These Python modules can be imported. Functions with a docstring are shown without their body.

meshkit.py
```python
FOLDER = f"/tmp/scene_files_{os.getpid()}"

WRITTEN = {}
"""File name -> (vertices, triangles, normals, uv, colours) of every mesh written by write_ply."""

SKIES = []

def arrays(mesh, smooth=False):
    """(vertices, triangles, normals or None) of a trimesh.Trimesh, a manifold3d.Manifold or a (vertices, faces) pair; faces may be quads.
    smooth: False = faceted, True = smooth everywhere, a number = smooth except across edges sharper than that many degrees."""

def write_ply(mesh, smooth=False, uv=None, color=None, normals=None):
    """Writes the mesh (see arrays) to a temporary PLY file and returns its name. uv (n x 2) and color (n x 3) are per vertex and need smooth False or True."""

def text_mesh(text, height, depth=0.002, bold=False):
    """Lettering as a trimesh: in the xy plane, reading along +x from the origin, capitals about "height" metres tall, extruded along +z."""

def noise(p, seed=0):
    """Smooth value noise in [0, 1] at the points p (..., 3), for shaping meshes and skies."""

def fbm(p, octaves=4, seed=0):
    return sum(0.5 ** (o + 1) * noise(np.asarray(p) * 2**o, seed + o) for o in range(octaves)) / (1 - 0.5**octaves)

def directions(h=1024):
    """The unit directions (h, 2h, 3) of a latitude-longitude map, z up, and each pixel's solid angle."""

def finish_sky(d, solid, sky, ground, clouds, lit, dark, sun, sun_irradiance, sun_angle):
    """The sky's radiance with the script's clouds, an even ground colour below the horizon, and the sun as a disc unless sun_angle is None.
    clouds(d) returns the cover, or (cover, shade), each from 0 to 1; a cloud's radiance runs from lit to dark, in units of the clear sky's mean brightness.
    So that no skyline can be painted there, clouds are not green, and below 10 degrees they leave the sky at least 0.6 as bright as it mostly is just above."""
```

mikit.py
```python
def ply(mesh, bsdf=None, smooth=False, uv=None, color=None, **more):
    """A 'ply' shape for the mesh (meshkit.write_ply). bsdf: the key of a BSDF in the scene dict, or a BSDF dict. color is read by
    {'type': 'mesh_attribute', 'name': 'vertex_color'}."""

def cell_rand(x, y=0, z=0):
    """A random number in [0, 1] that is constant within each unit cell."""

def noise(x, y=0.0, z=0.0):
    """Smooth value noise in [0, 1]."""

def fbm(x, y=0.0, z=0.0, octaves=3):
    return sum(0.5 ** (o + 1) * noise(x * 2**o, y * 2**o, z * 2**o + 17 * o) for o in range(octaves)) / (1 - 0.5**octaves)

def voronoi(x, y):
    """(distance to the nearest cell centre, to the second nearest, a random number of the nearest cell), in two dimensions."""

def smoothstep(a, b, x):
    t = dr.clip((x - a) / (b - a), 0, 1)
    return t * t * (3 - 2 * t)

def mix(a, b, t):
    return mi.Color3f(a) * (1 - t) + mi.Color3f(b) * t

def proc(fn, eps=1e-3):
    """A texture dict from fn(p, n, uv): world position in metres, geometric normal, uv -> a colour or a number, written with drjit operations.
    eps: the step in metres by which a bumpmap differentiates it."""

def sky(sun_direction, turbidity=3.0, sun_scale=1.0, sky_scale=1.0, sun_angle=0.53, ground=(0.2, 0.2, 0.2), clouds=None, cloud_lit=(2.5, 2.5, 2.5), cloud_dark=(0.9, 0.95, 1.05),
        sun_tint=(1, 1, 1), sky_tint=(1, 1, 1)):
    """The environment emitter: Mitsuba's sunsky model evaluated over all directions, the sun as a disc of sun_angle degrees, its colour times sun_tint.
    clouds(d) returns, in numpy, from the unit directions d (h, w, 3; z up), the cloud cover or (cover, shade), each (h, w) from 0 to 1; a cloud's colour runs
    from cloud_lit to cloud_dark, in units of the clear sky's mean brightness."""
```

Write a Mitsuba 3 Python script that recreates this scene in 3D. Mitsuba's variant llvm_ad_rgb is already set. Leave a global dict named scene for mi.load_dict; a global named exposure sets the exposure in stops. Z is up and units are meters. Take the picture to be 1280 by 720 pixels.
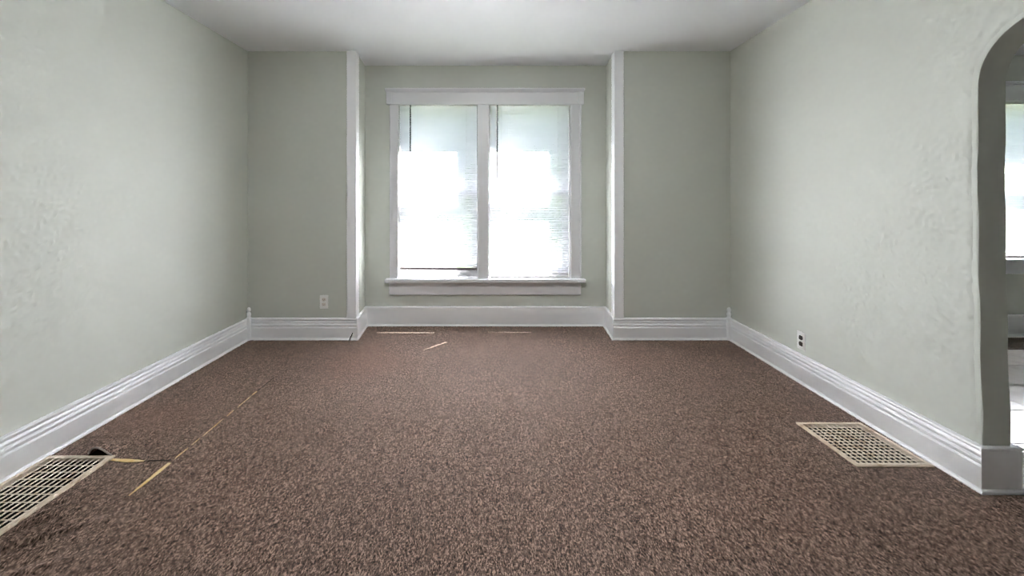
import math, random, numpy as np, trimesh, shapely, mitsuba as mi, mikit, meshkit, drjit as dr
from shapely.geometry import Polygon, box as sbox

T = mi.ScalarTransform4f
rng = random.Random(7)
scene, labels = {}, {}

# ------------------------------------------------------------------ camera, sky, exposure
F_PX, CX, CY, EYE = 500.0, 608.0, 253.0, 1.143
scene['camera'] = {
    'type': 'perspective', 'fov': math.degrees(2 * math.atan(640 / F_PX)), 'fov_axis': 'x',
    'near_clip': 0.02, 'far_clip': 500.0,
    'principal_point_offset_x': -(CX - 640) / 1280, 'principal_point_offset_y': -(CY - 360) / 720,
    'to_world': T().look_at(origin=[0, 0, EYE], target=[0, 1, EYE], up=[0, 0, 1])}
SUN = (0.85, 1.0, 1.80)
def cloud_cover(d):
    c = meshkit.fbm(d * np.array([2.2, 2.2, 4.0]), 4, 3)
    return np.clip((c - 0.38) / 0.25, 0, 1) * 0.8, np.clip((c - 0.5) * 1.2, 0, 1)
scene['sky'] = mikit.sky(SUN, turbidity=3.5, sun_scale=9.0, sky_scale=0.25, sky_tint=(0.85, 0.9, 1.8), sun_tint=(0.835, 1.0, 1.35), ground=(0.03, 0.035, 0.03), clouds=cloud_cover)
exposure = 3.87
FILL_LAMP = 8.0          # radiance of the added, unseen fill lamp, built below

# ------------------------------------------------------------------ materials
noise, fbm, voronoi, sstep, mix = mikit.noise, mikit.fbm, mikit.voronoi, mikit.smoothstep, mikit.mix

def rgb(*c): return {'type': 'rgb', 'value': list(c)}
def bumped(inner, fn, scale, eps=1e-3):
    return {'type': 'twosided', 'b': {'type': 'bumpmap', 'arbitrary': mikit.proc(fn, eps), 'scale': scale, 'bsdf': inner}}
def principled(color, rough=0.5, spec=0.5, **k):
    return {'type': 'principled', 'base_color': color if isinstance(color, dict) else rgb(*color), 'roughness': rough, 'specular': spec, **k}

def paint_c(p, n, uv):
    t = fbm(p.x * 1.3, p.y * 1.3, p.z * 1.3, 3)
    f = noise(p.x * 40, p.y * 40, p.z * 40)
    return mix((0.505, 0.522, 0.475), (0.545, 0.562, 0.512), t * 0.7 + f * 0.3)
scene['wall_paint'] = {'type': 'twosided', 'b': principled(mikit.proc(paint_c), 0.62, 0.35)}
def ceil_c(p, n, uv):
    return mix((0.75, 0.765, 0.79), (0.79, 0.80, 0.82), fbm(p.x * 2, p.y * 2, p.z, 3))
def ceil_h(p, n, uv):
    return fbm(p.x * 22, p.y * 22, 3.0, 3) + 0.6 * sstep(0.55, 0.7, noise(p.x * 9, p.y * 9, 7))
scene['ceiling_paint'] = bumped(principled(mikit.proc(ceil_c), 0.7, 0.3), ceil_h, 0.0016, 2e-3)
def trim_c(p, n, uv):
    g = noise(p.x * 30, p.y * 30, p.z * 90)
    return mix((0.86, 0.87, 0.895), (0.88, 0.89, 0.91), g)
scene['trim_paint'] = {'type': 'twosided', 'b': principled(mikit.proc(trim_c), 0.38, 0.5)}
scene['frame_paint'] = {'type': 'twosided', 'b': principled((0.68, 0.685, 0.70), 0.4, 0.5)}
scene['sash_paint'] = {'type': 'twosided', 'b': principled((0.42, 0.42, 0.42), 0.5, 0.4)}

def carpet_n(p):
    wx = p.x + 0.010 * noise(p.x * 35, p.y * 35, 6.0)
    a = noise(wx * 300, p.y * 140, 1.0)
    b = noise(wx * 480 + 9, p.y * 260, 4.0)
    d = noise(wx * 140, p.y * 85, 8.0)
    return a * 0.48 + b * 0.40 + d * 0.12
def carpet_c(p, n, uv):
    k = carpet_n(p)
    c = fbm(p.x * 2.1, p.y * 2.1, 2.0, 3)
    dark, mid, light = (0.022, 0.0145, 0.0115), (0.138, 0.090, 0.071), (0.41, 0.292, 0.235)
    base = mix(mix(dark, mid, sstep(0.24, 0.50, k)), light, sstep(0.52, 0.74, k))
    worn = sstep(0.50, 0.75, fbm(p.x * 1.1 + 3, p.y * 1.4, 5.0, 3))
    base = mix(base, (0.21, 0.118, 0.088), worn * 0.30)
    return base * (0.68 + 0.24 * c)
def carpet_h(p, n, uv):
    return carpet_n(p)
scene['carpet'] = bumped(principled(mikit.proc(carpet_c), 0.95, 0.15, sheen=0.6, sheen_tint=0.4), carpet_h, 0.004, 1e-3)
scene['cut_backing'] = {'type': 'twosided', 'b': principled((0.30, 0.27, 0.25), 0.9, 0.1)}
scene['subfloor'] = {'type': 'twosided', 'b': principled((0.05, 0.04, 0.03), 0.9, 0.1)}
scene['dark_cavity'] = {'type': 'twosided', 'b': principled((0.02, 0.018, 0.016), 0.9, 0.1)}
def reg_c(p, n, uv):
    w = fbm(p.x * 30, p.y * 30, p.z * 30, 3)
    return mix((0.64, 0.55, 0.45), (0.46, 0.35, 0.25), sstep(0.52, 0.78, w))
scene['register_metal'] = {'type': 'twosided', 'b': principled(mikit.proc(reg_c), 0.45, 0.5)}
scene['dark_register_metal'] = {'type': 'twosided', 'b': principled((0.10, 0.075, 0.055), 0.5, 0.5)}
scene['slat_vinyl'] = {'type': 'principledthin', 'base_color': rgb(0.86, 0.87, 0.89), 'roughness': 0.5, 'spec_trans': 0.0, 'diff_trans': 1.9, 'eta': 1.3}
scene['white_plastic'] = {'type': 'twosided', 'b': principled((0.76, 0.76, 0.74), 0.35, 0.5)}
scene['cream_plastic'] = {'type': 'twosided', 'b': principled((0.62, 0.57, 0.52), 0.35, 0.5)}
scene['brown_plastic'] = {'type': 'twosided', 'b': principled((0.035, 0.028, 0.024), 0.3, 0.5)}
scene['dark_slot'] = {'type': 'twosided', 'b': principled((0.02, 0.02, 0.02), 0.6, 0.3)}
scene['steel'] = {'type': 'twosided', 'b': principled((0.55, 0.55, 0.55), 0.3, 0.5, metallic=1.0)}
scene['wand_plastic'] = {'type': 'twosided', 'b': principled((0.10, 0.10, 0.11), 0.3, 0.5)}
scene['dark_rail'] = {'type': 'twosided', 'b': principled((0.10, 0.085, 0.085), 0.4, 0.5)}
scene['cord'] = {'type': 'twosided', 'b': principled((0.75, 0.75, 0.75), 0.8, 0.2)}
scene['pane_glass'] = {'type': 'thindielectric', 'int_ior': 1.5}
def pad_c(p, n, uv):
    return mix((0.62, 0.42, 0.16), (0.70, 0.58, 0.36), noise(p.x * 60, p.y * 60, 3.0))
scene['carpet_pad'] = {'type': 'twosided', 'b': principled(mikit.proc(pad_c), 0.8, 0.2)}
def vinyl_c(p, n, uv):
    return mix((0.60, 0.55, 0.53), (0.70, 0.66, 0.64), fbm(p.x * 14, p.y * 14, 2.0, 3))
scene['floor_tile'] = {'type': 'twosided', 'b': principled(mikit.proc(vinyl_c), 0.16, 0.6)}
scene['tile_grout'] = {'type': 'twosided', 'b': principled((0.10, 0.085, 0.08), 0.8, 0.2)}
scene['siding'] = {'type': 'twosided', 'b': principled((0.60, 0.60, 0.58), 0.7, 0.3)}
def lawn_c(p, n, uv):
    return mix((0.010, 0.018, 0.007), (0.025, 0.035, 0.014), fbm(p.x * 2.5, p.y * 2.5, 1.0, 3))
scene['lawn_grass'] = {'type': 'twosided', 'b': principled(mikit.proc(lawn_c), 0.9, 0.1)}
scene['leaf'] = {'type': 'principledthin', 'base_color': rgb(0.13, 0.24, 0.06), 'roughness': 0.6, 'diff_trans': 0.7, 'eta': 1.35}
scene['bark'] = {'type': 'twosided', 'b': principled((0.12, 0.09, 0.06), 0.9, 0.1)}

# ------------------------------------------------------------------ helpers
def numbered(key):
    if key not in used: used.add(key); return key
    n = 1
    while f'{key}_{n:03d}' in used: n += 1
    used.add(f'{key}_{n:03d}'); return f'{key}_{n:03d}'
used = set()
def obj(name, mesh, mat, parent=None, smooth=False, label=None, **more):
    key = numbered(f'{parent}__{name}' if parent else name)
    scene[key] = mesh if isinstance(mesh, dict) else mikit.ply(mesh, mat, smooth=smooth)
    if more: scene[key] = {**scene[key], **more}
    if label: labels[key] = {'label': label}
    return key
def thing(name, label, cat, group=None):
    key = numbered(name); labels[key] = {'label': label, 'category': cat}
    if group: labels[key]['group'] = group
    return key
def struct(name, mesh, mat, label, cat, smooth=False):
    key = obj(name, mesh, mat, smooth=smooth)
    labels[key] = {'label': label, 'category': cat, 'kind': 'structure'}
    return key
cat_ = trimesh.util.concatenate
def bx(x0, x1, y0, y1, z0, z1, c=0.0):
    """A box, its edges chamfered by c."""
    if c <= 0:
        return trimesh.creation.box(bounds=[[x0, y0, z0], [x1, y1, z1]])
    pts = []
    for sx, sy, sz in np.ndindex(2, 2, 2):
        v = np.array([(x0, x1)[sx], (y0, y1)[sy], (z0, z1)[sz]], float)
        s = np.array([1 - 2 * sx, 1 - 2 * sy, 1 - 2 * sz]) * c
        for k in range(3):
            w = v + s; w[k] = v[k]; pts.append(w)
    return trimesh.convex.convex_hull(np.array(pts))
def prism(poly, z0, z1):
    m = trimesh.creation.extrude_polygon(poly if isinstance(poly, Polygon) else Polygon(poly), z1 - z0, engine='earcut')
    m.apply_translation([0, 0, z0]); return m
def tube(p0, p1, r, n=8):
    return trimesh.creation.cylinder(radius=r, segment=[p0, p1], sections=n)
def lathe(profile, x, y, n=20):
    m = trimesh.creation.revolve(np.array(profile), sections=n); m.apply_translation([x, y, 0]); return m
def sweep(path, profile, closed_profile=True):
    """A profile of (distance off the wall, height) carried along a wall polyline with mitred corners; the room lies to the left of the path."""
    P = np.array(path, float)
    d = np.diff(P, axis=0); d /= np.linalg.norm(d, axis=1, keepdims=True)
    nrm = np.stack([-d[:, 1], d[:, 0]], 1)
    off = [nrm[0]]
    for i in range(1, len(P) - 1):
        b = nrm[i - 1] + nrm[i]; off.append(b / (b @ nrm[i]))
    off.append(nrm[-1])
    return P, np.array(off)
def base_mesh(a, b, oa, ob, profile):
    """One run of baseboard between two wall points a, b with mitre vectors oa, ob."""
    n = len(profile); v = []
    for p, o in ((a, oa), (b, ob)):
        for dd, z in profile: v.append([p[0] + o[0] * dd, p[1] + o[1] * dd, z])
    f = []
    for i in range(n):
        j = (i + 1) % n
        f += [[i, i + n, j + n], [i, j + n, j]]
    tri = trimesh.creation.triangulate_polygon(Polygon(profile), engine='earcut')[1]
    f += [list(t[::-1]) for t in tri] + [[k + n for k in t] for t in tri]
    m = trimesh.Trimesh(np.array(v), np.array(f), process=False)
    m.fix_normals(); return m

# ------------------------------------------------------------------ room measures
ZC = lambda y: 2.405 + 0.02 * (y - 3.342)
YF, YA, YO = 3.342, 3.711, 3.93          # flanking wall, alcove wall, its outer face
XL = -1.994
XR = lambda y: 1.965 + 0.0409 * (y - 1.58)
REAR = -2.2
A0L, A1L, A0R, A1R = -1.0925, -1.1245, 1.073, 1.108
TOP = 2.62

# ceiling (one gently sagging slab) ------------------------------------------------
cv = []
for x in (-2.3, 6.2):
    for y in (REAR - .2, 4.0):
        cv += [[x, y, ZC(y)], [x, y, ZC(y) + .18]]
struct('ceiling', trimesh.convex.convex_hull(np.array(cv)), 'ceiling_paint', 'white plaster ceiling over the empty room', 'ceiling')

# added ceiling fill lamp, out of view, to brighten the side walls
LY = 1.8
lt = thing('added_fill_lamp', 'added round frosted glass fill lamp on the ceiling, out of view', 'lamp')
obj('base', lathe([(0, ZC(LY) + .002), (.165, ZC(LY) + .002), (.165, ZC(LY) - .022), (.155, ZC(LY) - .026), (0, ZC(LY) - .026)], 0, LY, 32), 'frame_paint', lt, smooth=30)
dome = lathe([(.0, ZC(LY) - .090)] + [(.15 * math.sin(a), ZC(LY) - .026 - .064 * math.cos(a)) for a in np.linspace(.1, math.pi / 2, 10)], 0, LY, 32)
dome.fix_normals()
if (dome.face_normals[:, 2] * dome.area_faces).sum() > 0: dome.invert()
obj('dome', dome, 'white_plastic', lt, smooth=True, emitter={'type': 'area', 'radiance': rgb(*(FILL_LAMP * c for c in (0.99, 1.0, 1.0)))})

# walls --------------------------------------------------------------------------
struct('wall_left', bx(XL - .15, XL, REAR - .15, YF + .02, -.05, TOP), 'wall_paint', 'long pale grey plaster wall along the left side of the room', 'wall')
struct('wall_rear', bx(XL - .1, 2.2, REAR - .12, REAR, -.05, TOP), 'wall_paint', 'pale grey plaster wall closing the near end of the room', 'wall')
struct('wall_back_left', prism([(XL - .15, YF), (A0L, YF), (A1L, YA), (A1L, YO), (XL - .15, YO)], -.05, TOP), 'wall_paint',
       'shaded grey plaster wall section to the left of the window alcove', 'wall')
struct('wall_back_right', prism([(2.28, YF), (2.28, YO), (A1R, YO), (A1R, YA), (A0R, YF)], -.05, TOP), 'wall_paint',
       'shaded grey plaster wall section to the right of the window alcove', 'wall')

def px(x, y): return (x - CX) / F_PX * y
WX0, WX1, WM0, WM1 = -.815, .778, -.081, .022      # window opening, centre mullion
WZ0, WZ1 = .442, 2.075
wp = Polygon([(A1L - .02, -.05), (A1R + .02, -.05), (A1R + .02, TOP), (A1L - .02, TOP)], [[(WX0, WZ0 - .03), (WX1, WZ0 - .03), (WX1, WZ1 + .03), (WX0, WZ1 + .03)]])
m = prism(wp, 0, YO - YA)
m.vertices = np.stack([m.vertices[:, 0], YO - m.vertices[:, 2], m.vertices[:, 1]], 1); m.invert()
m.fix_normals()
struct('wall_back', m, 'wall_paint', 'grey plaster wall at the back of the alcove around the twin window', 'wall')

# right wall with the round-cornered archway
ARC_R, ARC_Y, SPR = .215, 1.585, 1.615
pts = [(ARC_Y, -.05)]
for z in np.linspace(.2, SPR, 14):
    pts.append((ARC_Y + .012 * math.sin(z * 2.1 - .6) + .0035 * math.sin(z * 17) + .002 * math.sin(z * 41) + .008 * min(1, max(0, z - .9) / .6), z))
for a in np.linspace(0, 72, 16)[1:]:
    pts.append((ARC_Y + .014 - ARC_R * (1 - math.cos(math.radians(a))), SPR + ARC_R * math.sin(math.radians(a))))
yq, zq = pts[-1]
YE = -.12
ymid = (yq + YE + .15) / 2
for t in np.linspace(0, 1, 15)[1:]:
    yy = yq + (YE + .15 - yq) * t
    pts.append((yy, zq + .075 * math.sin(math.pi * t)))
for a in np.linspace(72, 0, 16)[1:]:
    pts.append((YE + ARC_R * (1 - math.cos(math.radians(a))), SPR + ARC_R * math.sin(math.radians(a))))
pts.append((YE, -.05))
outline = Polygon([(REAR - .1, -.05), (YE, -.05)] + pts[::-1][1:-1] + [(ARC_Y, -.05), (YF + .02, -.05), (YF + .02, TOP), (REAR - .1, TOP)])
TW = .115
def arch_wall():
    # four layers: plaster edges rolled over by a few millimetres
    layers = [(.0, .007), (.0025, .002), (.007, 0.), (TW - .007, 0.), (TW - .0025, .002), (TW, .007)]
    parts = None
    P = np.array(outline.exterior.coords)[:-1]
    if Polygon(P).exterior.is_ccw is False: P = P[::-1]
    rings = []
    for t, inset in layers:
        Q = P.copy()
        # widen the opening by the inset: move vertices that belong to the arch
        a, b = np.roll(P, 1, 0), np.roll(P, -1, 0)
        tan = b - a; tan /= np.linalg.norm(tan, axis=1, keepdims=True)
        inn = np.stack([-tan[:, 1], tan[:, 0]], 1)
        arch = (P[:, 0] > YE - .05) & (P[:, 0] < ARC_Y + .05) & (P[:, 1] < 2.2) & (P[:, 1] > 0)
        Q[arch] += inn[arch] * inset
        rings.append((t, Q))
    V, Fc, n = [], [], len(P)
    for t, Q in rings:
        for y, z in Q: V.append([XR(y) + t, y, z])
    for k in range(len(rings) - 1):
        for i in range(n):
            j = (i + 1) % n
            Fc += [[k * n + i, (k + 1) * n + i, (k + 1) * n + j], [k * n + i, (k + 1) * n + j, k * n + j]]
    for k in (0, len(rings) - 1):
        tv, tf = trimesh.creation.triangulate_polygon(Polygon(rings[k][1]), engine='earcut')
        idx = [int(np.argmin(((rings[k][1] - q) ** 2).sum(1))) for q in tv]
        for f in tf: Fc.append([idx[i] + k * n for i in f])
    m = trimesh.Trimesh(np.array(V), np.array(Fc), process=False); m.fix_normals(); return m
struct('wall_right', arch_wall(), 'wall_paint', 'pale grey plaster wall along the right side, ending in a rounded archway', 'wall', smooth=35)

# orange-peel plaster coats on the two long walls: real relief, rough in patches, trowelled smooth elsewhere
def plaster(y, z, seed, centres):
    q = np.stack([y, z, y * 0 + seed], -1)
    patch = sum(np.exp(-(((y - cy) / ry) ** 2 + ((z - cz) / rz) ** 2)) for cy, cz, ry, rz in centres)
    patch = np.clip(.10 + patch * (.55 + .9 * meshkit.fbm(q * 3.0, 2, seed)), 0, 1.1)
    lump = np.clip((meshkit.noise(q * 74, seed + 1) - .38) / .4, 0, 1) * .7 + .5 * meshkit.noise(q * 125, seed + 2)
    swirl = meshkit.fbm(q * np.array([5, 9, 1]), 3, seed + 3) - .5
    return .0034 * patch * lump + .0045 * swirl
def coat(y0, y1, z0, z1, st, seed, centres, xw, side, opening=None):
    ys, zs = np.arange(y0, y1 + st / 2, st), np.arange(z0, z1 + st / 2, st)
    Yg, Zg = np.meshgrid(ys, zs, indexing='ij')
    edge = np.minimum(np.minimum(Yg - ys[0], ys[-1] - Yg), np.minimum(Zg - zs[0], zs[-1] - Zg))
    if opening is not None:
        near = shapely.distance(opening, shapely.points(Yg, Zg)); edge = np.minimum(edge, near - .011)
    f = np.clip(edge / .022, 0, 1); f = f * f * (3 - 2 * f)
    off = -.0022 * (1 - f) + f * (.0016 + plaster(Yg, Zg, seed, centres))
    v = np.stack([xw(Yg) + side * off, Yg, Zg], -1).reshape(-1, 3)
    i, j = np.meshgrid(np.arange(len(ys) - 1), np.arange(len(zs) - 1), indexing='ij')
    if opening is not None:
        ok = (edge[:-1, :-1] > -st) & (edge[1:, 1:] > -st) & (near[:-1, :-1] > .009) & (near[1:, 1:] > .009) & (near[1:, :-1] > .009) & (near[:-1, 1:] > .009)
        i, j = i[ok], j[ok]
    i, j, n = i.ravel(), j.ravel(), len(zs)
    a, b, c, d = i * n + j, (i + 1) * n + j, (i + 1) * n + j + 1, i * n + j + 1
    fa = np.concatenate([np.stack([a, b, c], 1), np.stack([a, c, d], 1)])
    m = trimesh.Trimesh(v, fa, process=False); m.remove_unreferenced_vertices()
    if (m.face_normals[:, 0] * side).sum() < 0: m.invert()
    return m
arch_hole = Polygon([(YE, -.1)] + pts[::-1][1:-1] + [(ARC_Y, -.1)]).buffer(0)
obj('plaster_coat', coat(-1.0, YF, .150, 2.40, .0066, 11, [(1.62, 1.1, .45, .55), (1.9, .65, .5, .35), (1.5, 1.9, .3, .35), (2.5, 1.0, .18, .07)], XR, -1, arch_hole), 'wall_paint', 'wall_right', smooth=True)
obj('plaster_coat', coat(-.6, YF, .150, 2.40, .0066, 23, [(1.62, .85, .4, .45), (1.75, 1.3, .25, .3), (2.2, 1.15, .12, .1), (1.6, 1.9, .3, .3)], lambda y: XL + 0 * y, 1), 'wall_paint', 'wall_left', smooth=True)

# side room beyond the archway ------------------------------------------------------
SY, SX1 = 3.44, 5.9
S0, S1, SZ0, SZ1 = 4.22, 5.12, .66, 2.02
wp = Polygon([(2.0, -.05), (SX1, -.05), (SX1, TOP), (2.0, TOP)], [[(S0, SZ0), (S1, SZ0), (S1, SZ1), (S0, SZ1)]])
m = prism(wp, 0, .2)
m.vertices = np.stack([m.vertices[:, 0], SY + .2 - m.vertices[:, 2], m.vertices[:, 1]], 1); m.fix_normals()
struct('wall_side_room_back', m, 'wall_paint', 'grey wall with a window seen through the archway', 'wall')
struct('wall_side_room_right', bx(SX1, SX1 + .12, REAR - .12, SY + .2, -.05, TOP), 'wall_paint', 'far wall of the room beyond the archway', 'wall')
struct('wall_side_room_rear', bx(2.0, SX1 + .1, REAR - .12, REAR, -.05, TOP), 'wall_paint', 'rear wall of the room beyond the archway', 'wall')

# ------------------------------------------------------------------ baseboards
def rnd(cx, cz, r, a0, a1, n=4):
    return [(cx + r * math.cos(math.radians(a)), cz + r * math.sin(math.radians(a))) for a in np.linspace(a0, a1, n)]
B = .020
def face(z0, z1, d0, d1, n=5):
    """A soft S-shaped step of the moulding."""
    t = np.linspace(0, 1, n); u = t * t * (3 - 2 * t)
    return [(d0 + (d1 - d0) * b, z0 + (z1 - z0) * a) for a, b in zip(t, u)]
prof_moulded = [(-.018, 0), (B + .009, 0)] + rnd(B - .003, .004, .012, 0, 80) + [(B, .0185)] + face(.100, .108, B, B - .008) + face(.110, .116, B - .0075, B - .001)[1:] + [(B - .001, .124)] \
    + face(.126, .134, B - .001, B - .0085) + face(.136, .142, B - .008, B - .004)[1:] + face(.148, .158, B - .004, B - .010) + rnd(B - .010, .170, .010, -60, 100, 5) + [(-.018, .181)]
prof_plain = [(-.018, 0), (B + .009, 0)] + rnd(B - .003, .004, .012, 0, 80) + [(B, .0185), (B, .160), (B - .004, .165)] + rnd(B - .006, .172, .007, -30, 100, 4) + [(-.018, .180)]
arch_base_y = ARC_Y + .006
loop = [(XR(arch_base_y) + TW + .010, arch_base_y + .30), (XR(arch_base_y) + TW + .010, arch_base_y), (XR(arch_base_y), arch_base_y), (XR(YF), YF), (A0R, YF), (A1R, YA), (A1L, YA), (A0L, YF), (XL, YF), (XL, REAR)]
# the room lies to the left when walking: jamb -> along right wall to the back -> alcove -> left wall
P, O = sweep(loop, None)
names = [('baseboard_side_room_left', 'm'), ('baseboard_archway', 'p'), ('baseboard_right', 'm'), ('baseboard_back_right', 'm'), ('baseboard_alcove_right', 'p'), ('baseboard_back', 'p'),
         ('baseboard_alcove_left', 'p'), ('baseboard_back_left', 'm'), ('baseboard_left', 'm')]
text = {'baseboard_side_room_left': 'white baseboard around the corner behind the archway jamb', 'baseboard_archway': 'tall flat baseboard across the end of the archway wall',
        'baseboard_right': 'long moulded white baseboard along the right wall beside the floor grate', 'baseboard_back_right': 'white moulded baseboard under the wall section right of the alcove',
        'baseboard_alcove_right': 'short white baseboard on the right side of the window alcove', 'baseboard_back': 'plain white baseboard below the twin window',
        'baseboard_alcove_left': 'short white baseboard on the left side of the window alcove', 'baseboard_back_left': 'white moulded baseboard below the outlet left of the alcove',
        'baseboard_left': 'long moulded white baseboard along the left wall'}
for i, (nm, kind) in enumerate(names):
    struct(nm, base_mesh(P[i], P[i + 1], O[i], O[i + 1], prof_moulded if kind == 'm' else prof_plain), 'trim_paint', text[nm], 'baseboard', smooth=40)
struct('baseboard_side_room_back', base_mesh((SX1, SY), (2.0, SY), (0, -1), (0, -1), prof_plain), 'trim_paint', 'white baseboard below the window of the room beyond the archway', 'baseboard', smooth=40)

# corner boards of the alcove
def corner_board(x, s):
    # L-shaped: front leg on the flanking wall, side leg into the alcove
    xe = x + s * .008
    pf = Polygon([(xe, YF - .015), (xe - s * .078, YF - .015), (xe - s * .078, YF + .003), (x - s * .003, YF + .003), (x - s * .011, YF + .075), (xe - s * .003, YF + .075)])
    pf = pf.buffer(-.003).buffer(.003, quad_segs=3)
    return prism(pf, .1805, ZC(YF) - .001)
struct('trim_1', corner_board(A0L, 1), 'trim_paint', 'white vertical corner board at the left edge of the window alcove', 'trim', smooth=40)
struct('trim_2', corner_board(A0R, -1), 'trim_paint', 'white vertical corner board at the right edge of the window alcove', 'trim', smooth=40)

# turned corner posts in the two back corners
def corner_post(x, y):
    prof = [(0, .0), (.017, .0), (.017, .178), (.020, .181), (.020, .187), (.014, .190), (.012, .196), (.0155, .203), (.0175, .212), (.0165, .222), (.011, .230), (.009, .234), (.013, .240),
            (.0155, .248), (.015, .257), (.011, .266), (.005, .272), (0, .273)]
    return lathe(prof, x, y)
for x, w in ((XL + .022, 'opposite the archway'), (XR(YF) - .024, 'on the archway side')):
    k = obj('corner_finial', corner_post(x, YF - .022), 'trim_paint', smooth=40)
    labels[k] = {'label': f'small white turned finial in the back corner {w}, rising above the baseboard', 'category': 'finial', 'group': 'baseboard corner finials'}

# ------------------------------------------------------------------ twin window
W1 = numbered('window_1'); labels[W1] = {'label': 'twin sash window with white casing at the back of the alcove', 'category': 'window', 'kind': 'structure'}
yf = YA - .020                     # face of the casing
def wpart(n, mesh, mat='frame_paint', parent=None, **k): return obj(n, mesh, mat, parent or W1, **k)
wpart('side_casing', bx(-.893, WX0, yf, YA + .002, WZ0, WZ1 - .03, .003))
wpart('side_casing', bx(WX1, .871, yf, YA + .002, WZ0, WZ1 - .03, .003))
wpart('edge_bead', bx(.858, .876, yf - .008, YA + .002, WZ0 + .002, 2.05, .003))
wpart('mullion_casing', bx(WM0, WM1, yf, YO - .03, WZ0, WZ1 - .03, .003))
wpart('head_casing', bx(-.915, .892, yf - .004, YA + .002, 2.045, 2.160, .002))
for a, b in ((-.922, -.870), (.842, .898)):
    e = wpart('end_block', cat_([bx(a, b, yf - .014, YA + .002, 2.045, 2.166, .004)] + [trimesh.creation.icosphere(1, .006).apply_translation([a + (.018 if a < 0 else b - a - .018), yf - .014, z]) for z in (2.075, 2.13)]))
cap = prism(Polygon([(yf - .042, 2.188), (yf - .042, 2.180), (yf - .03, 2.172), (yf - .018, 2.166), (yf - .01, 2.158), (YA + .002, 2.158), (YA + .002, 2.188)]), 0, 1.828)
cap.vertices = np.stack([cap.vertices[:, 2] - .927, cap.vertices[:, 0], cap.vertices[:, 1]], 1); cap.fix_normals()
wpart('head_cap', cap)
wpart('stool', bx(-.932, .908, YA - .062, YO - .16, .405, .442, .007))
wpart('apron', bx(-.900, .874, YA - .018, YA + .002, .288, .405, .003))
wpart('jamb', bx(WX0 - .03, WX0 + .004, YA - .001, YO, WZ0 - .03, WZ1 + .03), 'sash_paint')
wpart('jamb', bx(WX1 - .004, WX1 + .03, YA - .001, YO, WZ0 - .03, WZ1 + .03), 'sash_paint')
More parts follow.
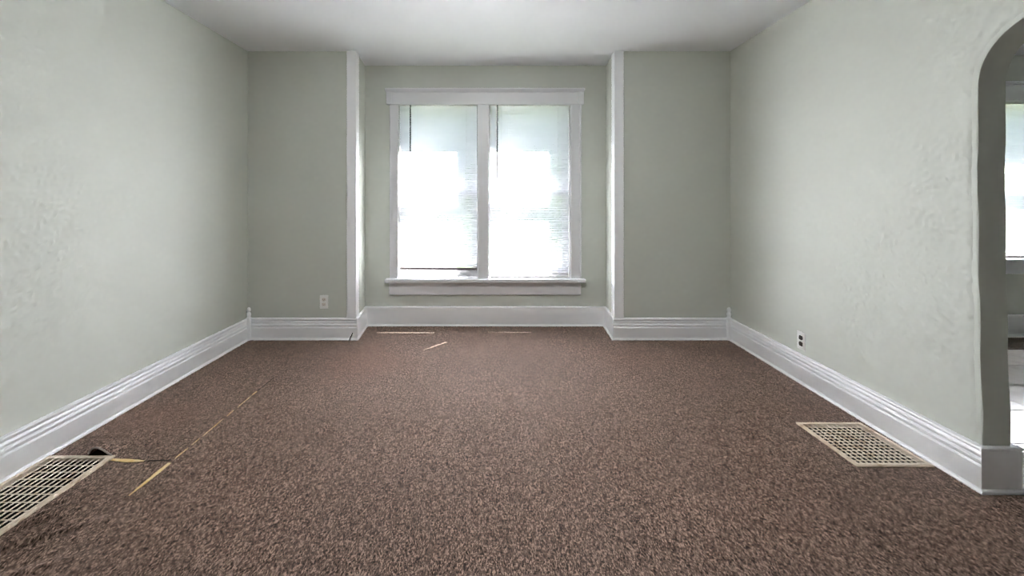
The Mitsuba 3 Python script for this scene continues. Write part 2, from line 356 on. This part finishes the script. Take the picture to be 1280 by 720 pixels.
wpart('head_jamb', bx(WX0, WX1, YA + .001, YO, WZ1 - .004, WZ1 + .03))
wpart('outer_sill', bx(WX0 - .05, WX1 + .05, YO - .16, YO + .05, WZ0 - .06, WZ0 + .005, .004), 'sash_paint')
wpart('outer_casing', bx(WX0 - .12, WX1 + .12, YO, YO + .05, WZ1 - .01, WZ1 + .12), 'siding')
for a, b in ((WX0 - .12, WX0 + .01), (WM0 - .01, WM1 + .01), (WX1 - .01, WX1 + .12)):
    wpart('outer_casing', bx(a, b, YO, YO + .025, WZ0 - .02, WZ1), 'siding')
def sash(parent, name, x0, x1, y0, y1, z0, z1, st, rt, rb, glass='pane_glass'):
    o = sbox(x0, z0, x1, z1).difference(sbox(x0 + st, z0 + rb, x1 - st, z1 - rt))
    m = prism(o, 0, y1 - y0); m.vertices = np.stack([m.vertices[:, 0], y1 - m.vertices[:, 2], m.vertices[:, 1]], 1); m.fix_normals()
    k = obj(name, m, 'sash_paint', parent)
    ym = (y0 + y1) / 2
    v = np.array([[x0 + st - .004, ym, z0 + rb - .004], [x1 - st + .004, ym, z0 + rb - .004], [x1 - st + .004, ym, z1 - rt + .004], [x0 + st - .004, ym, z1 - rt + .004]])
    obj('pane', trimesh.Trimesh(v, [[0, 1, 2], [0, 2, 3]], process=False), glass, k)
    return k
ZM = 1.225
for a, b in ((WX0 + .004, WM0), (WM1, WX1 - .004)):
    sash(W1, 'lower_sash', a, b, 3.790, 3.825, WZ0, ZM + .02, .055, .04, .075)
    sash(W1, 'upper_sash', a, b, 3.830, 3.865, ZM - .02, WZ1 - .004, .055, .07, .04)

# side-room window
W2 = numbered('window_2'); labels[W2] = {'label': 'sash window with blinds seen through the archway', 'category': 'window', 'kind': 'structure'}
obj('head_casing', bx(S0 - .12, S1 + .12, SY - .022, SY + .002, SZ1 - .01, SZ1 + .13, .003), 'trim_paint', W2)
obj('head_cap', bx(S0 - .14, S1 + .14, SY - .045, SY + .002, SZ1 + .13, SZ1 + .155, .004), 'trim_paint', W2)
obj('side_casing', bx(S0 - .11, S0, SY - .02, SY + .002, SZ0, SZ1, .003), 'trim_paint', W2)
obj('side_casing', bx(S1, S1 + .11, SY - .02, SY + .002, SZ0, SZ1, .003), 'trim_paint', W2)
obj('stool', bx(S0 - .14, S1 + .14, SY - .055, SY + .08, SZ0 - .035, SZ0, .006), 'trim_paint', W2)
obj('apron', bx(S0 - .11, S1 + .11, SY - .018, SY + .002, SZ0 - .13, SZ0 - .035, .003), 'trim_paint', W2)
sash(W2, 'lower_sash', S0, S1, SY + .085, SY + .12, SZ0, 1.36, .055, .04, .07)
sash(W2, 'upper_sash', S0, S1, SY + .125, SY + .16, 1.32, SZ1, .055, .06, .04)

# ------------------------------------------------------------------ venetian blinds
def slat_mesh(w, tilt):
    u = np.linspace(-.5, .5, 5)
    prof = np.stack([u * .0236, .0022 * (1 - (2 * u) ** 2)], 1)      # across the slat, crown
    c, s = math.cos(tilt), math.sin(tilt)
    y, z = prof[:, 0] * c - prof[:, 1] * s * -1, -prof[:, 0] * s + prof[:, 1] * c
    v = np.array([[x, a, b] for x in (-w / 2, w / 2) for a, b in zip(y, z)])
    f = []
    for i in range(4): f += [[i, i + 5, i + 6], [i, i + 6, i + 1]]
    return trimesh.Trimesh(v, f, process=False)
def blind(label, x0, x1, y, ztop, zbot, wand_x, wand_z, tilt, rail_mat, skew=0.0, group='white venetian blinds'):
    t = thing('window_blind', label, 'blind', group)
    obj('headrail', bx(x0, x1, y - .013, y + .013, ztop - .026, ztop, .002), 'white_plastic', t)
    pitch = .0207
    d = mikit.ply(slat_mesh(x1 - x0 - .006, tilt), 'slat_vinyl', smooth=True)
    n = int((ztop - .036 - zbot - .022) / pitch)
    r = random.Random(int(x0 * 1000))
    for i in range(n):
        z = ztop - .040 - i * pitch
        roll = r.uniform(-1, 1) * .0006 * (1 if i < n - 3 else 2)
        sk = skew * i / n
        obj('slat', {**d, 'to_world': T().translate([(x0 + x1) / 2, y, z]).rotate([0, 1, 0], math.degrees(sk) + math.degrees(roll))}, None, t)
    br = bx(x0 + .003, x1 - .003, y - .012, y + .012, zbot, zbot + .019, .003)
    br.apply_transform(trimesh.transformations.rotation_matrix(skew, [0, 1, 0], [(x0 + x1) / 2, y, zbot]))
    obj('bottom_rail', br, rail_mat, t, label='dark bottom rail' if rail_mat == 'dark_rail' else None)
    for fx in (.14, .86):
        xx = x0 + (x1 - x0) * fx
        obj('ladder_cord', cat_([tube([xx, y - .0125, zbot + .012], [xx, y - .0125, ztop - .02], .0008, 5), tube([xx, y + .0125, zbot + .012], [xx, y + .0125, ztop - .02], .0008, 5)]), 'cord', t)
    if wand_x is not None:
        obj('tilt_wand', cat_([tube([wand_x, y - .022, wand_z], [wand_x, y - .022, ztop - .012], .006, 6), bx(wand_x - .005, wand_x + .005, y - .026, y - .008, ztop - .02, ztop - .010)]), 'wand_plastic', t, label='dark tilt wand')
    return t
TILT = math.radians(52)
YB = YA + .012
blind('white venetian blind in left half of the twin window, raised a little above the sill', WX0 + .008, WM0 - .004, YB, 2.068, .517, px(513.5, YB), 1.395, TILT, 'dark_rail', .008)
blind('white venetian blind in right half of the twin window, hanging down to the sill', WM1 + .010, WX1 - .008, YB, 2.068, .4435, px(621.5, YB), 1.350, TILT, 'white_plastic')
blind('white venetian blind on the window seen through the archway', S0 + .006, S1 - .006, SY + .02, SZ1 - .002, SZ0 + .004, None, 0, TILT, 'dark_rail')

# ------------------------------------------------------------------ floor: carpet with cut-outs for the registers
RR = (1.599, 1.935, 1.7245, 2.071)
RL = (-1.968, -1.667, 1.03, 1.800)
def lines(spans):
    out = []
    for a, b, st in spans:
        n = max(1, int(round((b - a) / st))); out += list(np.linspace(a, b, n + 1))
    return np.unique(np.round(out, 5))
gx = lines([(XL - .05, RL[0], .05), (RL[0], RL[1], .012), (RL[1], -1.2, .012), (-1.2, RR[0], .06), (RR[0], RR[1], .03), (RR[1], 2.09, .05)])
gy = lines([(REAR - .05, .9, .1), (.9, RL[2], .02), (RL[2], RR[2], .012), (RR[2], RL[3], .012), (RL[3], RR[3], .012), (RR[3], 2.4, .03), (2.4, YA + .01, .06)])
X, Y = np.meshgrid(gx, gy, indexing='ij')
def carpet_z(x, y):
    z = .003 * (meshkit.fbm(np.stack([x * 3, y * 3, x * 0], -1), 3, 5) - .5)
    # ripples fanning out from the register's edge
    for (ax, ay, bx_, by_, h, w) in ((-1.66, 1.27, -1.34, 1.47, .013, .022), (-1.66, 1.40, -1.45, 1.53, .010, .020), (-1.66, 1.13, -1.30, 1.30, .012, .03), (-1.66, 1.52, -1.48, 1.60, .007, .018)):
        d = np.array([bx_ - ax, by_ - ay]); L = np.hypot(*d); d /= L
        s = (x - ax) * d[0] + (y - ay) * d[1]; q = -(x - ax) * d[1] + (y - ay) * d[0]
        z = z + 2.6 * h * (np.exp(-(q / (.6 * w)) ** 2) - .5 * np.exp(-((q - 1.3 * w) / (.8 * w)) ** 2)) * np.clip(1 - s / L, 0, 1) * np.clip((x + 1.655) / .03, 0, 1)
    # the curled-up edge at the register's far corner
    u = np.clip((x + 1.795) / .115, 0, 1)
    prof = np.sin(np.pi * u ** .62)
    z = z + .040 * prof * np.exp(-((y - RL[3]) / .085) ** 2) * (y >= RL[3] - .001)
    return z
Z = carpet_z(X, Y)
nx, ny = len(gx), len(gy)
V = np.stack([X, Y, Z], -1).reshape(-1, 3)
keep = np.ones((nx - 1, ny - 1), bool)
xm, ym = (gx[1:] + gx[:-1]) / 2, (gy[1:] + gy[:-1]) / 2
for R in (RR, RL):
    keep &= ~(((xm > R[0]) & (xm < R[1]))[:, None] & ((ym > R[2]) & (ym < R[3]))[None])
i, j = np.nonzero(keep)
q = lambda a, b: a * ny + b
Fq = np.concatenate([np.stack([q(i, j), q(i + 1, j), q(i + 1, j + 1)], 1), np.stack([q(i, j), q(i + 1, j + 1), q(i, j + 1)], 1)])
# folded-down thickness along every open edge
e = np.concatenate([Fq[:, [0, 1]], Fq[:, [1, 2]], Fq[:, [2, 0]]])
es = {tuple(a) for a in e.tolist()}
bd = np.array([a for a in es if (a[1], a[0]) not in es])
ids = np.unique(bd); mp = {v: k + len(V) for k, v in enumerate(ids)}
V2 = np.vstack([V, V[ids] - [0, 0, .007]])
S = []
for a, b in bd:
    S += [[b, a, mp[a]], [b, mp[a], mp[b]]]
fl = struct('floor', trimesh.Trimesh(V2, np.vstack([Fq, S]), process=False), 'carpet', 'worn brown flecked carpet covering the whole room', 'floor', smooth=50)
sub = sbox(XL - .1, REAR - .1, 2.095, YA + .1)
for R in (RR, RL): sub = sub.difference(sbox(R[0] + .012, R[2] + .012, R[1] - .012, R[3] - .012))
obj('subfloor', prism(sub, -.05, -.010), 'subfloor', fl)
xs = np.linspace(-1.792, -1.684, 15)
ed = [np.array([x, RL[3] + .001, float(carpet_z(np.array(x), np.array(RL[3] + .001))) - .002]) for x in xs]
obj('flap_edge', cat_([tube(a, b, .0042, 7) for a, b in zip(ed, ed[1:])]), 'cut_backing', fl, label='grey cut edge of the curled-up carpet flap')
# gaping seam: yellow backing showing through
def strip(pts, mat='carpet_pad'):
    L = [(a, b - w / 2) if False else (a - w * nx_ / 2, b - w * ny_ / 2) for a, b, w, nx_, ny_ in pts]
    Rr = [(a + w * nx_ / 2, b + w * ny_ / 2) for a, b, w, nx_, ny_ in pts]
    poly = Polygon(L + Rr[::-1]).buffer(0)
    m = prism(poly, 0, .002)
    m.vertices[:, 2] += carpet_z(m.vertices[:, 0], m.vertices[:, 1]) + .0005
    return m
def P2(x, y): d = F_PX * EYE / (y - CY); return ((x - CX) / F_PX * d, d)
sx = -1.388
obj('seam_or_sun_strip', strip([(sx - .003, 1.555, .002, 1, 0), (sx - .002, 1.62, .013, 1, 0), (sx, 1.69, .018, 1, 0), (sx, 1.752, .014, 1, 0)]), 'carpet_pad', fl, label='yellow backing showing in a torn carpet seam')
obj('seam_or_sun_strip', strip([(-1.664, 1.776, .012, 0, 1), (-1.58, 1.768, .020, 0, 1), (-1.53, 1.767, .012, 0, 1), (-1.51, 1.767, .003, 0, 1)]), 'carpet_pad', fl, label='yellow backing beside the corner of the left floor grate')
obj('seam_or_sun_strip', strip([(-1.51, 1.7665, .003, 0, 1), (-1.46, 1.770, .006, 0, 1), (-1.40, 1.770, .004, 0, 1)]), 'dark_cavity', fl, label='dark slit in the carpet')
yy = 1.782
rs = random.Random(3)
while yy < 2.42:
    L_ = rs.uniform(.05, .16); w = rs.uniform(.003, .006) * (1.15 - .5 * (yy - 1.78) / .64)
    obj('seam_or_sun_strip', strip([(sx + rs.uniform(-.003, .003), yy, w * .5, 1, 0), (sx, yy + L_ / 2, w, 1, 0), (sx + rs.uniform(-.003, .003), yy + L_, w * .5, 1, 0)]), 'carpet_pad', fl)
    yy += L_ + rs.uniform(.005, .035)
obj('seam_or_sun_strip', strip([(sx + .002, 2.42, .004, 1, 0), (sx + .004, 2.60, .004, 1, 0)]), 'dark_cavity', fl, label='dark slit in the carpet')

scene['sun_sliver_paint'] = {'type': 'twosided', 'b': principled((0.80, 0.66, 0.56), 0.8, 0.2)}  # painted sunlight: pale strips where sun slivers fall on the carpet
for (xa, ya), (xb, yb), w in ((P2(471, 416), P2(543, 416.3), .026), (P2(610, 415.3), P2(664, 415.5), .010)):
    obj('seam_or_sun_strip', strip([(xa, ya, w * .5, 0, 1), ((xa + xb) / 2, (ya + yb) / 2, w, 0, 1), (xb, yb, w * .6, 0, 1)]), 'sun_sliver_paint', fl, label='painted sliver of sunlight on the carpet below the window')
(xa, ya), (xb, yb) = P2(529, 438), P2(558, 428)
obj('seam_or_sun_strip', strip([(xa, ya, .004, .7, -.7), ((xa + xb) / 2, (ya + yb) / 2, .013, .7, -.7), (xb, yb, .014, .7, -.7)]), 'sun_sliver_paint', fl, label='painted slanting sliver of sunlight on the carpet')

# ------------------------------------------------------------------ floor registers
def register(label, R, cols, rows, rim, rot=0.0, bar=.0078, cross=.0062, mat='register_metal', group='floor grates'):
    t = thing('floor_grate', label, 'grate', group)
    x0, x1, y0, y1 = R
    o = sbox(x0, y0, x1, y1).buffer(-.004).buffer(.004, quad_segs=3).difference(sbox(x0 + rim, y0 + rim, x1 - rim, y1 - rim))
    low = prism(o, -.008, .005)
    lip = prism(sbox(x0 + rim * .35, y0 + rim * .35, x1 - rim * .35, y1 - rim * .35).difference(sbox(x0 + rim, y0 + rim, x1 - rim, y1 - rim)), .004, .0075)
    obj('frame', cat_([low, lip]), mat, t)
    ix0, ix1, iy0, iy1 = x0 + rim, x1 - rim, y0 + rim, y1 - rim
    for k in range(1, cols):
        xx = ix0 + (ix1 - ix0) * k / cols
        obj('bar', bx(xx - bar / 2, xx + bar / 2, iy0 - .004, iy1 + .004, .0012, .0045, .001), mat, t)
    for k in range(1, rows):
        yy = iy0 + (iy1 - iy0) * k / rows
        obj('cross_bar', bx(ix0 - .004, ix1 + .004, yy - cross / 2, yy + cross / 2, .0005, .0035, .001), mat, t)
    d = .14
    walls = [bx(x0 + .013, x0 + .018, y0 + .013, y1 - .013, -d, -.002), bx(x1 - .018, x1 - .013, y0 + .013, y1 - .013, -d, -.002),
             bx(x0 + .013, x1 - .013, y0 + .013, y0 + .018, -d, -.002), bx(x0 + .013, x1 - .013, y1 - .018, y1 - .013, -d, -.002), bx(x0 + .013, x1 - .013, y0 + .013, y1 - .013, -d - .004, -d)]
    obj('duct', cat_(walls), 'dark_cavity', t)
    return t
register('square cream metal floor grate by the right baseboard near the archway', RR, 12, 13, .020)
register('long cream metal floor grate along the left baseboard beside torn carpet', RL, 10, 17, .024)

# ------------------------------------------------------------------ outlets
def outlet(label, face_mat, hole_mat, frame):
    """frame(u, v, d): metres across the plate, up, and out of the wall -> a world matrix."""
    t = thing('wall_outlet', label, 'outlet', None)
    def put(n, m, mat, parent=None, lab=None):
        m = m.copy(); m.apply_transform(frame); return obj(n, m, mat, parent or t, label=lab)
    put('cover_plate', bx(-.035, .035, -.057, .057, -.002, .006, .0025), 'white_plastic')
    for vz in (-.0195, .0195):
        o = Polygon([(.017 * math.cos(a), max(-.0135, min(.0135, .0172 * math.sin(a)))) for a in np.linspace(0, 2 * math.pi, 24, endpoint=False)])
        m = prism(o.buffer(0), .004, .0075); m.apply_translation([0, vz, 0])
        rc = put('receptacle', m, face_mat, lab='dark brown socket face' if face_mat == 'brown_plastic' else None)
        s = cat_([bx(-.0075, -.0055, vz - .001, vz + .007, .0072, .0079), bx(.0055, .0075, vz - .001, vz + .006, .0072, .0079),
                  trimesh.creation.cylinder(.0024, .0008, sections=10).apply_translation([0, vz - .007, .0076])])
        put('slots', s, hole_mat, rc)
    put('screw', trimesh.creation.cylinder(.003, .002, sections=10).apply_translation([0, 0, .0068]), 'steel')
    return t
fx, fz = px(405.2, YF), EYE + (CY - 377.3) / F_PX * YF
M = np.eye(4); M[:3, 0], M[:3, 1], M[:3, 2], M[:3, 3] = [1, 0, 0], [0, 0, 1], [0, -1, 0], [fx, YF, fz]
outlet('white wall outlet with light sockets left of the window alcove', 'cream_plastic', 'dark_slot', M)
s_ = (1002.3 - CX) / F_PX
yo = (1.965 - .0409 * 1.58) / (s_ - .0409)
nrm = np.array([-1, .0409, 0]); nrm /= np.linalg.norm(nrm)
along = np.array([-nrm[1], nrm[0], 0])
M = np.eye(4); M[:3, 0], M[:3, 1], M[:3, 2], M[:3, 3] = along, [0, 0, 1], nrm, [XR(yo), yo, EYE + (CY - 426) / F_PX * yo]
outlet('white wall outlet with two dark sockets above the right baseboard', 'brown_plastic', 'dark_slot', M)

# little black cable stub at the alcove corner
c0 = np.array([px(437.0, YF - .03), YF - .034, .0]); pts_ = [c0 + [0, 0, .002], c0 + [.006, .0, .02], c0 + [.018, .002, .042], c0 + [.024, .004, .062]]
k = obj('cable_stub', cat_([tube(a, b, .0042, 7) for a, b in zip(pts_, pts_[1:])] + [trimesh.creation.icosphere(1, .0042).apply_translation(a) for a in pts_]), 'dark_slot')
labels[k] = {'label': 'short black cable stub poking up against the baseboard at the alcove corner', 'category': 'cable'}

# ------------------------------------------------------------------ side room floor: vinyl tiles, each its own
sf = struct('floor_side_room', bx(2.095, SX1, REAR, SY + .02, -.05, -.002), 'tile_grout', 'shiny pale tiled floor of the room beyond the archway', 'floor')
ts = .305
tile = mikit.ply(bx(-ts / 2 + .0025, ts / 2 - .0025, -ts / 2 + .0025, ts / 2 - .0025, -.006, .001, .001), 'floor_tile')
for a in range(12):
    for b in range(12):
        cx, cy = 2.26 + a * ts, SY - .02 - ts / 2 - b * ts
        if cx + ts / 2 < SX1:
            obj('tile', {**tile, 'to_world': T().translate([cx, cy, rs.uniform(-.0004, .0004)])}, None, sf)
obj('slab', bx(2.1, SX1, REAR, SY - .02 - 12 * ts, -.004, .001), 'floor_tile', sf)
t = thing('floor_grate', 'dark metal floor grate below the window seen through the archway', 'grate')
obj('frame', prism(sbox(4.05, 3.10, 4.75, 3.36).difference(sbox(4.07, 3.12, 4.73, 3.34)), .0012, .007), 'dark_register_metal', t)
for k in range(1, 22):
    obj('bar', bx(4.07 + .03 * k - .006, 4.07 + .03 * k + .006, 3.118, 3.342, .0012, .0055), 'dark_register_metal', t)
obj('duct', bx(4.06, 4.74, 3.11, 3.35, .0011, .002), 'dark_cavity', t)

# ------------------------------------------------------------------ outdoors, glimpsed between the slats
def grass_ground():
    g = np.linspace(-40, 40, 41); gy_ = np.concatenate([[YO + .0], np.linspace(4.6, 60, 40)])
    a, b = np.meshgrid(g, gy_, indexing='ij'); z = -.75 + .25 * (meshkit.fbm(np.stack([a * .2, b * .2, a * 0], -1), 3, 9) - .5)
    n = len(gy_); i, j = [v.ravel() for v in np.meshgrid(np.arange(40), np.arange(40), indexing='ij')]
    return trimesh.Trimesh(np.stack([a, b, z], -1).reshape(-1, 3), np.concatenate([np.stack([i * n + j, (i + 1) * n + j, (i + 1) * n + j + 1], 1), np.stack([i * n + j, (i + 1) * n + j + 1, i * n + j + 1], 1)]), process=False)
struct('ground', grass_ground(), 'lawn_grass', 'lawn outside the window', 'ground', smooth=True)
def shrub(label, name, cx, cy, z0, rx, rz, n, seed, trunk):
    t = thing(name, label, name.replace('_', ' '))
    r = np.random.default_rng(seed)
    d = r.normal(size=(n, 3)); d /= np.linalg.norm(d, axis=1, keepdims=True)
    lump = .75 + .5 * meshkit.fbm(d * 2.2 + seed, 3, seed)
    c = d * (r.uniform(.35, 1, (n, 1)) ** .4) * lump[:, None] * [rx, rx, rz] + [cx, cy, z0 + rz]
    u = r.normal(size=(n, 3)); u /= np.linalg.norm(u, axis=1, keepdims=True)
    w = np.cross(u, r.normal(size=(n, 3))); w /= np.linalg.norm(w, axis=1, keepdims=True)
    L = r.uniform(.08, .15, (n, 1)) * (rx / 1.2) ** .5
    v = np.stack([c - u * L, c + w * L * .45, c + u * L, c - w * L * .45], 1).reshape(-1, 3)
    k = np.arange(n)[:, None] * 4
    f = np.concatenate([k + [0, 1, 2], k + [0, 2, 3]])
    obj('foliage', trimesh.Trimesh(v, f, process=False), 'leaf', t)
    obj('trunk', trimesh.creation.cone(trunk, z0 + rz + .75, sections=9).apply_translation([cx, cy, -.8]), 'bark', t)
shrub('green tree standing outside behind the right half of the twin window', 'tree', .95, 10.5, .0, 1.5, 1.4, 5000, 4, .16)
